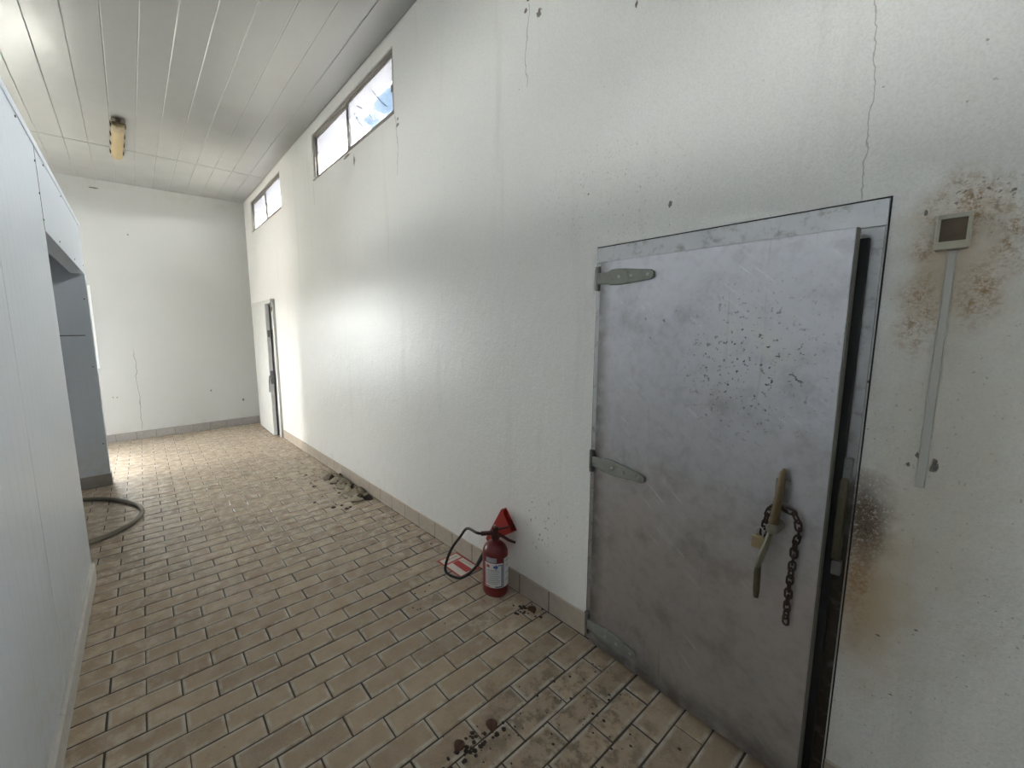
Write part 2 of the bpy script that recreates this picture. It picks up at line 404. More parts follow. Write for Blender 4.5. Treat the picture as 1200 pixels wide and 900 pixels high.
# ------------------------------------------------------------------ mesh helpers
class MB:
    def __init__(s): s.v = []; s.f = []; s.mi = []
    def add(s, vs, fs, mi=0):
        o = len(s.v); s.v += [tuple(q) for q in vs]; s.f += [tuple(i + o for i in f) for f in fs]; s.mi += [mi] * len(fs)
        return s
    def box(s, x0, x1, y0, y1, z0, z1, mi=0):
        v = [(x, y, z) for x in (x0, x1) for y in (y0, y1) for z in (z0, z1)]
        return s.add(v, [(0, 1, 3, 2), (4, 6, 7, 5), (0, 4, 5, 1), (2, 3, 7, 6), (0, 2, 6, 4), (1, 5, 7, 3)], mi)
    def prism(s, poly, a, b, axis=0, mi=0):          # poly in the other two axes, extruded a..b along axis
        n = len(poly)
        def P(u, v, w):
            return (w, u, v) if axis == 0 else ((u, w, v) if axis == 1 else (u, v, w))
        vs = [P(u, v, a) for u, v in poly] + [P(u, v, b) for u, v in poly]
        fs = [tuple(range(n - 1, -1, -1)), tuple(range(n, 2 * n))] + [(i, (i + 1) % n, n + (i + 1) % n, n + i) for i in range(n)]
        return s.add(vs, fs, mi)
    def lathe(s, prof, c=(0, 0, 0), n=28, mi=0):
        vs = []; fs = []
        for r, z in prof:
            for k in range(n):
                a = 2 * PI * k / n; vs.append((c[0] + r * math.cos(a), c[1] + r * math.sin(a), c[2] + z))
        for i in range(len(prof) - 1):
            for k in range(n):
                fs.append((i * n + k, i * n + (k + 1) % n, (i + 1) * n + (k + 1) % n, (i + 1) * n + k))
        fs.append(tuple(range(n - 1, -1, -1))); fs.append(tuple((len(prof) - 1) * n + k for k in range(n)))
        return s.add(vs, fs, mi)
    def tube(s, pts, rad, n=8, mi=0, closed=False, flat=1.0):
        pts = [Vector(p) for p in pts]; m = len(pts)
        rads = rad if isinstance(rad, (list, tuple)) else [rad] * m
        vs = []; fs = []; up = None
        for i, p in enumerate(pts):
            if closed: t = pts[(i + 1) % m] - pts[i - 1]
            else: t = pts[min(i + 1, m - 1)] - pts[max(i - 1, 0)]
            t.normalize()
            if up is None:
                up = Vector((0, 0, 1)) if abs(t.z) < .9 else Vector((0, 1, 0))
            sdir = t.cross(up).normalized(); up = sdir.cross(t).normalized()
            for k in range(n):
                a = 2 * PI * k / n; vs.append(p + sdir * rads[i] * math.cos(a) + up * rads[i] * flat * math.sin(a))
        e = m if closed else m - 1
        for i in range(e):
            j = (i + 1) % m
            for k in range(n): fs.append((i * n + k, i * n + (k + 1) % n, j * n + (k + 1) % n, j * n + k))
        if not closed:
            fs.append(tuple(range(n - 1, -1, -1))); fs.append(tuple((m - 1) * n + k for k in range(n)))
        return s.add(vs, fs, mi)
    def mesh(s, name, mats, smooth=False):
        me = bpy.data.meshes.new(name); me.from_pydata(s.v, [], s.f)
        for q in (mats if isinstance(mats, (list, tuple)) else [mats]): me.materials.append(q)
        me.polygons.foreach_set('material_index', s.mi)
        import bmesh
        bm = bmesh.new(); bm.from_mesh(me); bmesh.ops.recalc_face_normals(bm, faces=bm.faces); bm.to_mesh(me); bm.free()
        if smooth:
            me.polygons.foreach_set('use_smooth', [True] * len(me.polygons))
            try: me.set_sharp_from_angle(angle=math.radians(38))
            except Exception: pass
        me.update()
        return me
    def build(s, name, mats, parent=None, smooth=False, bevel=0.0, mtx=None):
        o = bpy.data.objects.new(name, s.mesh(name, mats, smooth)); COL.objects.link(o)
        if mtx is not None: o.matrix_world = mtx
        if parent is not None:
            o.parent = parent                       # parents stay where children coordinates are local to them
        if bevel:
            b = o.modifiers.new('bevel', 'BEVEL'); b.width = bevel; b.segments = 2; b.limit_method = 'ANGLE'
        return o
def put(name, me, parent=None, loc=(0, 0, 0), rot=(0, 0, 0)):
    o = bpy.data.objects.new(name, me); COL.objects.link(o); o.location = loc; o.rotation_euler = rot
    if parent is not None: o.parent = parent
    return o
def tag(o, label, cat, kind=None, group=None):
    o['label'] = label; o['category'] = cat
    if kind: o['kind'] = kind
    if group: o['group'] = group
    return o
def empty(name, loc=(0, 0, 0), rz=0.0):
    o = bpy.data.objects.new(name, None); COL.objects.link(o); o.location = loc; o.rotation_euler = (0, 0, rz); o.empty_display_size = .1
    return o
def spline(pts, n=8):
    P = [Vector(p) for p in pts]; out = []
    for i in range(len(P) - 1):
        a, b, c, d = P[max(i - 1, 0)], P[i], P[i + 1], P[min(i + 2, len(P) - 1)]
        for k in range(n):
            t = k / n
            out.append(.5 * ((2 * b) + (c - a) * t + (2 * a - 5 * b + 4 * c - d) * t * t + (3 * b - a - 3 * c + d) * t ** 3))
    out.append(P[-1]); return out

# ------------------------------------------------------------------ structure: walls
YB = -3.2                                # wall behind the viewpoint
WT = .22
mb = MB()
mb.box(XW, XW + WT, YB - WT, YF + WT, -.1, WZ0)
mb.box(XW, XW + WT, YB - WT, YF + WT, WZ1, H + .2)
edges = sorted([YB - WT, YF + WT] + [q for w in WIN for q in w])
for i in range(0, len(edges), 2): mb.box(XW, XW + WT, edges[i], edges[i + 1], WZ0, WZ1)
tag(mb.build('wall_right', MAT['rwall']), 'long white glossy wall on the right, rust stained beside the steel door', 'wall', 'structure')
mb = MB()
mb.box(XL - WT, FW[0], YF, YF + WT, -.1, H + .2); mb.box(FW[1], XW, YF, YF + WT, -.1, H + .2)
mb.box(FW[0], FW[1], YF, YF + WT, -.1, FW[2]); mb.box(FW[0], FW[1], YF, YF + WT, FW[3], H + .2)
tag(mb.build('wall_far', MAT['wall']), 'white end wall of the passage with a thin crack', 'wall', 'structure')
mb = MB()
mb.box(XL - WT, XL, YB - WT, DO[0], -.1, LZ0); mb.box(XL - WT, XL, YB - WT, DO[0], LZ1, H + .2)
for a, b in ((YB - WT, LW[0][0]), (LW[0][1], LW[1][0]), (LW[1][1], DO[0])): mb.box(XL - WT, XL, a, b, LZ0, LZ1)
mb.box(XL - WT, XL, DO[1], YF, -.1, H + .2); mb.box(XL - WT, XL, DO[0], DO[1], DO[2], H + .2); mb.box(XL - WT, XL, DO[0], DO[1], -.1, 0)
tag(mb.build('wall_outer', plain_wall_mat('outer_wall_paint', False)), 'white outer wall with an open doorway, behind the panel box', 'wall', 'structure')
mb = MB(); mb.box(XL, XW, YB - WT, YB, -.1, H + .2)
tag(mb.build('wall_back', MAT['wall']), 'white wall closing the passage behind the viewpoint', 'wall', 'structure')

# yard outside
mb = MB(); mb.box(-25, XL - WT, -20, 30, -.12, -.04); mb.box(XL - WT, 25, YF + WT, 30, -.12, -.04); mb.box(XW + WT, 25, -20, YF + WT, -.12, -.04)
tag(mb.build('ground', MAT['ground']), 'pale bare yard ground outside the building', 'ground', 'structure')

# ------------------------------------------------------------------ ceiling: ribbed panels
ce = empty('ceiling'); tag(ce, 'pale ribbed panel ceiling over the passage', 'ceiling', 'structure')
mb = MB(); mb.box(XL - WT, XW, YB - WT, YF, H + .012, H + .2); mb.build('roof_slab', MAT['slab'], ce)
pit = .2055; x = 1.69; mesh_cache = {}
rib_y = 6.235
while x > XL:
    x1 = x - pit
    for (ya, yb) in ((YB, rib_y - .005), (rib_y + .005, YF)):
        key = round(yb - ya, 3)
        if key not in mesh_cache:
            L = yb - ya; m2 = MB()
            c = .006
            prof = [(0.0006, H + .012), (.0006, H + .003), (c, H), (pit - c, H), (pit - .0006, H + .003), (pit - .0006, H + .012)]
            m2.prism(prof, 0, L, 1)
            mesh_cache[key] = m2.mesh('ceiling_panel', MAT['ceil'])
        put('ceiling_panel', mesh_cache[key], ce, (x1, ya, 0))
    x -= pit

# ------------------------------------------------------------------ floor: clay pavers
TH = -.0165
fl = empty('floor'); tag(fl, 'worn tan clay paver floor in running bond', 'floor', 'structure')
mb = MB(); mb.box(XL, XW, YB, YF, -.12, -.0055); mb.build('bedding', MAT['mortar'], fl)
BP, RP = .2565, .1043
PIV = Vector((1.3, 1.105))
ct, st_ = math.cos(TH), math.sin(TH)
def g2w(u, v): return (PIV.x + u * ct - v * st_, PIV.y + u * st_ + v * ct)
def proj(p):
    d = Vector(p) - Vector((0, 0, CAMZ)); zz = d.dot(fw)
    if zz < .1: return None
    return 523.02 + F * d.dot(RT) / zz, 450 - F * d.dot(UP) / zz
def add_brick(mb, L, Wd, ch=.005, h=.03, rim=.017):
    a, b = L / 2, Wd / 2
    v = []
    for (d, z) in ((0, -h), (0, -ch * .8), (ch, -.0006), (ch + rim, 0)):
        v += [(-a + d, -b + d, z), (a - d, -b + d, z), (a - d, b - d, z), (-a + d, b - d, z)]
    f = [(k * 4 + i, k * 4 + (i + 1) % 4, k * 4 + 4 + (i + 1) % 4, k * 4 + 4 + i) for k in range(3) for i in range(4)] + [(12, 13, 14, 15)]
    mb.add(v, f)
def rim_mesh(me, n):
    at = me.attributes.new('rim', 'FLOAT', 'POINT')
    at.data.foreach_set('value', ([1.0] * 12 + [0.0] * 4) * n)
    return me
bricks = []
for k in range(-45, 66):
    v0 = RP * (k - 1); off = -.12 if k % 2 == 0 else .008
    for j in range(-18, 4):
        u0_, u1_ = off + j * BP, off + (j + 1) * BP
        cx_, cy_ = g2w((u0_ + u1_) / 2, v0 + RP / 2)
        if cy_ < YB + .06 or cy_ > YF - .05: continue
        lo = XL + .01 if cy_ > 3.28 else -.40 + .0165 * (cy_ - 2)
        hi = XW - .005
        xa, xb = max(cx_ - BP / 2, lo), min(cx_ + BP / 2, hi)
        if xb - xa < .03: continue
        Lb = round(xb - xa, 2) if (xb - xa) < BP - .001 else BP
        cxx = (xa + xb) / 2
        q = [proj((cxx + sx_ * Lb / 2, cy_ + sy_ * RP / 2, 0)) for sx_, sy_ in ((-1, -1), (1, -1), (1, 1), (-1, 1))]
        area = 0
        if all(q):
            q = [(min(max(a, 0), 1200), min(max(b, 0), 900)) for a, b in q]
            area = abs(sum(q[i][0] * q[(i + 1) % 4][1] - q[(i + 1) % 4][0] * q[i][1] for i in range(4))) / 2
        if cxx < -.33 and cy_ < 3.5: area = 0
        bricks.append((area, cxx, cy_, Lb))
bricks.sort(key=lambda b: -b[0])
bmesh_cache = {}
for a, x, y, L in bricks[:300]:
    if L not in bmesh_cache:
        m2 = MB(); add_brick(m2, L - .0055, RP - .006); bmesh_cache[L] = rim_mesh(m2.mesh('brick', MAT['brick']), 1)
    put('brick', bmesh_cache[L], fl, (x + random.uniform(-.0015, .0015), y + random.uniform(-.0012, .0012), random.uniform(-.0022, 0)),
        (random.uniform(-.008, .008), random.uniform(-.004, .004), TH + random.uniform(-.006, .006)))
ms = MB()
for a, x, y, L in bricks[300:]:
    m2 = MB(); add_brick(m2, L - .0055, RP - .006)
    th = TH + random.uniform(-.006, .006); c_, s_ = math.cos(th), math.sin(th); dz = random.uniform(-.002, 0)
    m2.v = [(x + p[0] * c_ - p[1] * s_, y + p[0] * s_ + p[1] * c_, p[2] + dz) for p in m2.v]
    o = len(ms.v); ms.v += m2.v; ms.f += [tuple(i + o for i in f) for f in m2.f]; ms.mi += m2.mi
so = ms.build('distant_bricks', MAT['bricks'], fl); rim_mesh(so.data, len(ms.v) // 16); so['kind'] = 'stuff'

# ------------------------------------------------------------------ skirting tiles
def skirting(name, label, joints, place, h, mat, th=.009, door=None):
    b = empty(name); tag(b, label, 'skirting', 'structure')
    cache = {}
    for i in range(len(joints) - 1):
        a, c = joints[i], joints[i + 1]
        L = round(c - a, 4)
        if L not in cache:
            m2 = MB(); t = .004
            prof = [(0, 0), (th, 0), (th, h - .004), (th - .004, h), (0, h)]
            m2.prism(prof, .003, L - .003, 1); cache[L] = m2.mesh('tile', mat)
        place(cache[L], a, b)
    return b
DY0, DY1 = .172, 1.062                   # steel door frame limits
js = [1.2925 + .2125 * k for k in range(0, 24)]
right_js = [DY1 + .002] + js + [6.19]
bs = skirting('baseboard_right', 'beige skirting tiles along the right wall', right_js, lambda me, a, p: put('tile', me, p, (XW, a + 0, .0), (0, 0, 0)), .122, MAT['tile'])
for o in bs.children: o.scale = (-1, 1, 1)
skb = [YB + .2125 * k for k in range(0, 15)] + [DY0 - .002]
for i in range(len(skb) - 1):
    m2 = MB(); m2.prism([(XW, 0), (XW - .009, 0), (XW - .009, .118), (XW - .005, .122), (XW, .122)], skb[i] + .0015, skb[i + 1] - .0015, 1); m2.build('tile', MAT['tile'], bs)
m2 = MB(); m2.box(XW - .0078, XW, DY1, 6.19, 0, .1165); m2.box(XW - .0078, XW, YB, DY0, 0, .1165); m2.build('grout', MAT['grout'], bs)
bf = empty('baseboard_far'); tag(bf, 'grey brown skirting tiles along the far wall', 'skirting', 'structure')
xs = [-2.9] + [-2.73 + .2435 * k for k in range(0, 19)] + [XW - .012]
for i in range(len(xs) - 1):
    if xs[i + 1] - xs[i] < .03: continue
    m2 = MB(); m2.prism([(YF, 0), (YF - .009, 0), (YF - .009, .116), (YF - .005, .12), (YF, .12)], xs[i] + .0015, xs[i + 1] - .0015, 0); m2.build('tile', MAT['tile_grey'], bf)
m2 = MB(); m2.box(XL, XW - .012, YF - .0078, YF, 0, .1145); m2.build('grout', MAT['grout'], bf)

# ------------------------------------------------------------------ left: box of white insulated panels (local frame: y along it, x = face)
WLm = Matrix.Rotation(TH, 4, 'Z'); WLm.translation = Vector((-.383, 0, 0))
wl = empty('wall_left', (-.383, 0, 0), TH); tag(wl, 'white insulated panel partition on the left with an open recess', 'wall', 'structure')
PT, YJ, YE, ZT, ZH = .10, 3.34, 5.42, 2.65, 2.165
def ribbed(mb, ya, yb, z0, z1, depth=PT):
    # shallow micro ribs pressed into the steel face
    prof = [(0, ya + .002), (-depth, ya + .002), (-depth, yb - .002), (0, yb - .002)]
    n = int((yb - ya) / .09); face = []
    y_ = yb - .06
    while y_ > ya + .06:
        face += [(0, y_ + .004), (-.0006, y_), (0, y_ - .004)]; y_ -= .09
    mb.prism(prof + face, z0, z1, 2)
ys = [YJ - 1.13 * k for k in range(0, 6)]
for i in range(len(ys) - 1):
    m2 = MB(); ribbed(m2, max(ys[i + 1], YB + .02), ys[i], 0.0, ZT - .012); m2.build('panel', MAT['panel'], wl)
m2 = MB(); ribbed(m2, YJ + .003, YE, ZH, ZT - .012); m2.build('header_panel', MAT['panel'], wl)
# end wall of the recess, two stacked panels with a dark joint, and the end of the box
m2 = MB(); m2.box(-2.45, -.002, YE, YE + PT, 1.568, ZT - .012); m2.box(-2.45, -.002, YE, YE + PT, 0, 1.560)
m2.build('end_panel', MAT['panel'], wl)
m2 = MB(); m2.box(-2.45, -.006, YE + .004, YE + PT - .004, 1.55, 1.575); m2.build('joint_seal', MAT['rubber'], wl)
m2 = MB(); m2.box(-.052, .003, YE - .004, YE - .0005, .125, ZH); m2.box(0.0, .003, YE - .004, YE + PT + .003, .125, ZH); m2.build('corner_trim', MAT['panel'], wl)
m2 = MB(); m2.box(-1.75, -1.65, YJ, YE, 0, ZT - .012); m2.box(-1.75, -PT - .001, YJ - .1, YJ, 0, ZT - .012); m2.build('recess_panel', MAT['panel'], wl)
m2 = MB(); m2.box(-2.45, .004, YB + .03, YE + PT + .004, ZT - .012, ZT + .012); m2.build('roof_panel', MAT['panel'], wl)
m2 = MB(); m2.box(0, .006, YB + .03, YE + PT + .004, ZT - .030, ZT + .014); m2.build('top_trim', MAT['panel'], wl, bevel=.002)
m2 = MB(); m2.box(-.0008, .0012, YJ - .002, YJ + .005, ZH, ZT - .03); m2.build('joint_seal', MAT['rubber'], wl)
# rivets along the trim and the header
rv = MB(); rv.lathe([(.006, 0), (.006, .002), (.003, .004)], n=10); rvm = rv.mesh('rivet', MAT['rubber'])
for (y, z) in ((3.30, 2.53), (3.31, 2.36), (3.33, 2.22), (3.9, 2.20), (4.7, 2.20), (5.36, 2.62), (5.38, 2.24), (2.9, 2.60), (3.6, 2.60), (4.3, 2.60)):
    put('rivet', rvm, wl, (.001, y, z), (0, PI / 2, 0))
for z in (.45, 1.25, 1.92): put('rivet', rvm, wl, (-.024, YE - .004, z), (PI / 2, 0, 0))
# skirting of the panel box
sk = empty('baseboard_left', (-.383, 0, 0), TH); tag(sk, 'pale skirting strip under the white panels on the left', 'skirting', 'structure')
yy = YJ - .002
while yy > YB + .2:
    y2 = max(yy - .33, YB + .03); m2 = MB(); m2.prism([(0, 0), (.017, 0), (.017, .096), (.008, .108), (0, .108)], y2 + .001, yy - .001, 1)
    m2.build('tile', MAT['tile_pale'], sk); yy -= .33
m2 = MB(); m2.box(-1.64, .002, YE - .012, YE - .0005, 0, .125); m2.build('recess_tile', MAT['tile_grey'], sk)
m2 = MB(); m2.box(.0008, .010, YE - .012, YE + PT, 0, .125); m2.build('end_tile', MAT['tile_grey'], sk)

# ------------------------------------------------------------------ windows high in the right wall
clear = bpy.data.materials.new('clear_glass'); clear.use_nodes = True
nt = clear.node_tree; nt.nodes.clear()
tr = nt.nodes.new('ShaderNodeBsdfTransparent'); tr.inputs[0].default_value = (.9, .92, .92, 1); gl = nt.nodes.new('ShaderNodeBsdfGlossy'); gl.inputs['Roughness'].default_value = .03
mxs = nt.nodes.new('ShaderNodeMixShader'); mxs.inputs[0].default_value = .07; ou = nt.nodes.new('ShaderNodeOutputMaterial')
nt.links.new(tr.outputs[0], mxs.inputs[1]); nt.links.new(gl.outputs[0], mxs.inputs[2]); nt.links.new(mxs.outputs[0], ou.inputs[0])
def high_window(idx, ya, yb, label):
    w = empty('window_%d' % idx, (XW, (ya + yb) / 2, WZ0)); tag(w, label, 'window', 'structure')
    hw, hh = (yb - ya) / 2, WZ1 - WZ0
    f = MB(); X0, X1 = .012, .052; t = .028
    for a, b, c, d in ((-hw, hw, 0, t), (-hw, hw, hh - t, hh), (-hw, -hw + t, t, hh - t), (hw - t, hw, t, hh - t)): f.box(X0, X1, a, b, c, d)
    fr = f.build('window_frame', MAT['alu'], w, bevel=.002)
    # two sliding sashes on separate tracks
    for (a, b, dx) in ((-hw + t, .022, .020), (-.022, hw - t, .036)):
        s = MB(); q = .020
        for e, g, c, d in ((a, b, t, t + q), (a, b, hh - t - q, hh - t), (a, a + q, t, hh - t), (b - q, b, t, hh - t)): s.box(dx, dx + .014, e, g, c, d)
        so_ = s.build('sash', MAT['alu'], w, bevel=.0015)
        p = MB(); p.box(dx + .005, dx + .009, a + q, b - q, t + q, hh - t - q); p.build('pane', MAT['pane'] if idx < 3 else clear, so_)
    l = MB(); l.box(.008, .020, -hw + t, -hw + t + .022, hh * .36, hh * .36 + .05); l.build('latch', MAT['alu'], w, bevel=.002)
    l = MB(); l.box(-.008, .03, -hw + .002, hw - .002, -.0, .010); l.build('sill', MAT['alu'], w)
labs = ['small sliding window high on the right wall nearest the far corner', 'larger looking sliding window high on the right wall with blue sky behind',
        'sliding window above the steel door, over the top edge of the view', 'unseen added sliding window high on the right wall behind the viewpoint']
for i, (a, b) in enumerate(WIN): high_window(i + 1, a, b, labs[i])
for (ya, za, yb, zb, bow) in ((3.399, 3.464, 3.139, 3.261, .012), (3.122, 3.461, 2.917, 3.266, -.010), (3.468, 3.437, 3.291, 3.253, -.02), (3.98, 3.419, 3.741, 3.252, .01)):
    wn_ = bpy.data.objects['window_2']; dx = .020 if ya > 3.6 else .036
    if ya > 3.6: dx = .036
    else: dx = .020
    pts = [(dx + .0045, ya + (yb - ya) * k / 6 - wn_.location.y, za + (zb - za) * k / 6 + bow * math.sin(PI * k / 6) - WZ0) for k in range(7)]
    m2 = MB(); m2.tube(pts, .0032, 5); m2.build('glass_crack', MAT['cable'], wn_)
# white framed window in the far wall
w = empty('window_5', ((FW[0] + FW[1]) / 2, YF, FW[2])); tag(w, 'white framed window in the far wall, mostly hidden by the panel box', 'window', 'structure')
hw, hh = (FW[1] - FW[0]) / 2, FW[3] - FW[2]
f = MB()
for a, b, c, d in ((-hw, hw, -0.0, .05), (-hw, hw, hh - .05, hh), (-hw, -hw + .05, .05, hh - .05), (hw - .05, hw, .05, hh - .05)): f.box(a, b, .03, .09, c, d)
f.build('window_frame', MAT['white'], w, bevel=.003)
f = MB()
for a, b, c, d in ((-hw - .035, hw + .035, -.035, 0.0), (-hw - .035, hw + .035, hh, hh + .035), (-hw - .035, -hw, 0, hh), (hw, hw + .035, 0, hh)): f.box(a, b, -.012, .0, c, d)
f.build('architrave', MAT['white'], w, bevel=.003)
f = MB(); f.box(-.025, .025, .035, .085, .05, hh - .05); f.build('mullion', MAT['white'], w)
for a, b in ((-hw + .05, -.025), (.025, hw - .05)):
    f = MB(); f.box(a, b, .055, .06, .05, hh - .05); f.build('pane', clear, w)

for i, (a, b) in enumerate(LW):  # openings added out of view to let in more daylight
    w = empty('window_%d' % (6 + i), (XL, (a + b) / 2, LZ0)); tag(w, ('unseen added high window in the outer wall over the panel box, behind the viewpoint', 'unseen added high window in the outer wall over the panel box, beside the recess')[i], 'window', 'structure')
    hw, hh = (b - a) / 2, LZ1 - LZ0
    for e, g, c, d in ((-hw, hw, 0, .05), (-hw, hw, hh - .05, hh), (-hw, -hw + .05, .05, hh - .05), (hw - .05, hw, .05, hh - .05), (-.025, .025, .05, hh - .05)):
        f = MB(); f.box(-.10, -.04, e, g, c, d); f.build('window_frame', MAT['alu'], w)
    for e, g in ((-hw + .05, -.025), (.025, hw - .05)):
        f = MB(); f.box(-.07, -.065, e, g, .05, hh - .05); f.build('pane', clear, w)
# ------------------------------------------------------------------ steel cold room door on the right wall
d1 = empty('door_1', (XW, (DY0 + DY1) / 2, 0)); tag(d1, 'galvanised steel cold room door with strap hinges, slightly ajar', 'door', 'structure')
oy = (DY0 + DY1) / 2
def L1(mb):                               # world coords -> local of d1
    mb.v = [(p[0] - XW, p[1] - oy, p[2]) for p in mb.v]; return mb
m2 = MB(); m2.prism([(DY0, 1.893), (DY1, 1.903), (DY1, 1.838), (DY0, 1.820)], XW - .007, XW - .0005); L1(m2).build('frame_head', MAT['frame'], d1, bevel=.0015)
m2 = MB(); m2.box(XW - .006, XW - .0005, DY0 + .003, DY0 + .062, .002, 1.819); L1(m2).build('frame_jamb', MAT['jamb'], d1, bevel=.0015)
m2 = MB(); m2.box(XW - .006, XW - .0005, DY1 - .040, DY1, .002, 1.837); L1(m2).build('frame_jamb', MAT['frame'], d1, bevel=.0015)
m2 = MB(); m2.box(XW - .004, XW - .0005, DY0 + .062, DY1 - .040, .002, 1.826); L1(m2).build('inner_panel', MAT['frame_dark'], d1)
m2 = MB(); m2.box(XW - .030, XW - .006, DY0 + .028, DY0 + .064, .004, 1.79); L1(m2).build('gasket_gap_shade', MAT['rubber'], d1, bevel=.004)  # black seal widened to paint the shaded gap beside the leaf
# leaf in its own hinged frame: local y runs from hinge (0) to free edge (-.805)
HX, HY = 1.662, 1.028
ang = -.0615
leaf_w = .807
# head and jamb are edged by a dark sealant bead
for bx in ((DY0 - .004, DY0 - .0005, .002, 1.893), (DY1 + .0005, DY1 + .003, .125, 1.90)):
    m2 = MB(); m2.box(XW - .003, XW - .0003, bx[0], bx[1], bx[2], bx[3]); L1(m2).build('sealant_bead', MAT['rubber'], d1)
m2 = MB(); m2.prism([(DY0 - .004, 1.8975), (DY1 + .003, 1.9075), (DY1 + .003, 1.9035), (DY0 - .004, 1.8935)], XW - .003, XW - .0003); L1(m2).build('sealant_bead', MAT['rubber'], d1)
lf = MB(); lf.prism([(0, .012), (0, 1.836), (-leaf_w, 1.815), (-leaf_w, .018)], 0, .028, 0)
Lm = Matrix.Translation((HX - XW, HY - oy, 0)) @ Matrix.Rotation(ang, 4, 'Z')
leaf = lf.build('leaf', MAT['galv'], d1, bevel=.002); leaf.matrix_local = Lm
m2 = MB(); m2.box(-.0015, .0285, -leaf_w - .004, -leaf_w - .0003, .02, 1.814); m2.build('edge_strip', MAT['lip'], leaf)
m2 = MB()
m2.prism([(-.004, .03), (-.03, .05), (-leaf_w + .03, .05), (-leaf_w + .004, .03)], -.003, -.0003, 0); m2.build('kick_fold', MAT['galv'], leaf)
# hinge straps
def strap(zc, droop):
    h = MB()
    pts = [(.004, .024), (-.045, .026), (-.06, .034), (-.10, .035), (-.235, .018), (-.248, .008), (-.248, -.010), (-.235, -.020), (-.10, -.033), (-.06, -.032), (-.045, -.024), (.004, -.024)]
    pts = [(y, zc + z + droop * y) for y, z in pts]
    h.prism(pts, -.013, -.0005, 0)
    hs = h.build('hinge_strap', MAT['hinge'], leaf, bevel=.004)
    k = MB(); k.v = []; k.lathe([(.011, -.052), (.011, .052)], (-.004, .010, zc), 14); k.build('hinge_knuckle', MAT['frame_dark'], leaf, True)
    bm_ = MB(); bm_.lathe([(.007, 0), (.007, .003), (.004, .005)], n=10)
    for y in (-.10, -.155, -.225):
        v = [(-.013 - p[2], y + p[0], zc + droop * y + p[1]) for p in bm_.v]
        b2 = MB(); b2.add(v, bm_.f); b2.build('bolt', MAT['bolt'], leaf, True)
    pl = MB(); pl.box(.004, .026, .006, .032, zc - .045, zc + .045); pl.build('hinge_plate', MAT['frame_dark'], leaf, bevel=.002)
strap(1.765, .03); strap(.935, .06); strap(.105, .0)
# lever handle: worn upper bar, pivot and lower lever, standing proud of the leaf
lm_inv = None
def onleaf(y, z, out): return (-out, (y - HY), z)      # y taken on the leaf face (small angle)
hb = MB(); hb.tube([onleaf(.322, 1.10, .022), onleaf(.323, 1.085, .026), onleaf(.326, 1.0, .036), onleaf(.329, .93, .044), onleaf(.331, .90, .046)], [.004, .010, .0125, .0145, .014], 12, flat=.9)
hb.build('handle_bar', MAT['rod'], leaf, True)
hl = MB(); hl.tube([onleaf(.331, .905, .050), onleaf(.336, .87, .056), onleaf(.350, .80, .062), onleaf(.357, .765, .062)], [.012, .0145, .0145, .011], 10, flat=.6)
hl.tube([onleaf(.356, .775, .060), onleaf(.357, .74, .058), onleaf(.356, .68, .056), onleaf(.3555, .655, .056)], [.008, .0095, .009, .007], 10, mi=1)
hl.build('handle_lever', [MAT['lever'], MAT['strike']], leaf, True)
pv = MB(); pv.lathe([(.018, 0), (.018, .055), (.015, .064), (.007, .069)], n=18); pv.v = [(-p[2], .329 - HY + p[0], .905 + p[1]) for p in pv.v]; pv.build('pivot', MAT['lever'], leaf, True)
bp_ = MB(); bp_.box(-.008, -.0005, .308 - HY, .345 - HY, .985, 1.06); bp_.box(-.03, -.006, .320 - HY, .334 - HY, 1.01, 1.035); bp_.build('handle_bracket', MAT['frame_dark'], leaf, bevel=.002)
# latch keeper on the frame
k = MB(); k.box(XW - .028, XW - .006, DY0 + .010, DY0 + .034, 1.075, 1.15); L1(k); k.build('keeper_plate', MAT['frame_dark'], d1, bevel=.003)
k = MB(); k.prism([(XW - .006, .82), (XW - .040, .83), (XW - .046, .86), (XW - .046, 1.03), (XW - .028, 1.09), (XW - .006, 1.10)], DY0 + .014, DY0 + .033, 1)
L1(k); k.build('latch_keeper', MAT['strike'], d1, bevel=.003)
k = MB(); k.box(XW - .03, XW - .006, DY0 + .010, DY0 + .034, .775, .822); L1(k); k.build('keeper_plate', MAT['frame_dark'], d1, bevel=.003)

# chain hanging from the lever and its padlock
ch = empty('chain', (1.60, .29, .6)); tag(ch, 'rusty chain looped over the lever handle of the steel door', 'chain')
def leafx(y): return HX + (y - HY) * math.tan(-ang) * 1.0
def cpt(y, z, out): return Vector((leafx(y) - out, y, z))
path = spline([cpt(.363, .85, .022), cpt(.362, .905, .020), cpt(.352, .953, .018), cpt(.336, .972, .016), cpt(.315, .965, .016), cpt(.298, .962, .016), cpt(.283, .945, .018), cpt(.275, .905, .020), cpt(.281, .86, .018), cpt(.283, .80, .016), cpt(.286, .71, .015), cpt(.2865, .592, .014)], 24)
acc = 0; pitch = .0235; marks = [(path[0], path[1] - path[0])]
for i in range(1, len(path)):
    seg = (path[i] - path[i - 1]).length; acc += seg
    if acc >= pitch: marks.append((path[i], path[min(i + 1, len(path) - 1)] - path[i - 1])); acc -= pitch
lk = MB(); loop = []
for i in range(14):
    a = 2 * PI * i / 14; loop.append((.0085 * math.cos(a), 0, .011 * math.sin(a) + (.0065 if math.sin(a) > 0 else -.0065)))
lk.tube(loop, .0032, 6, closed=True)
lkm = lk.mesh('link', MAT['chain'], True)
for i, (p, t) in enumerate(marks):
    o = put('link', lkm, ch)
    q = t.normalized().to_track_quat('Z', 'Y') @ Matrix.Rotation((.55 if i % 2 else -1.0) + random.uniform(-.15, .15), 3, 'Z').to_quaternion()
    o.rotation_mode = 'QUATERNION'; o.rotation_quaternion = q; o.location = p - Vector(ch.location)
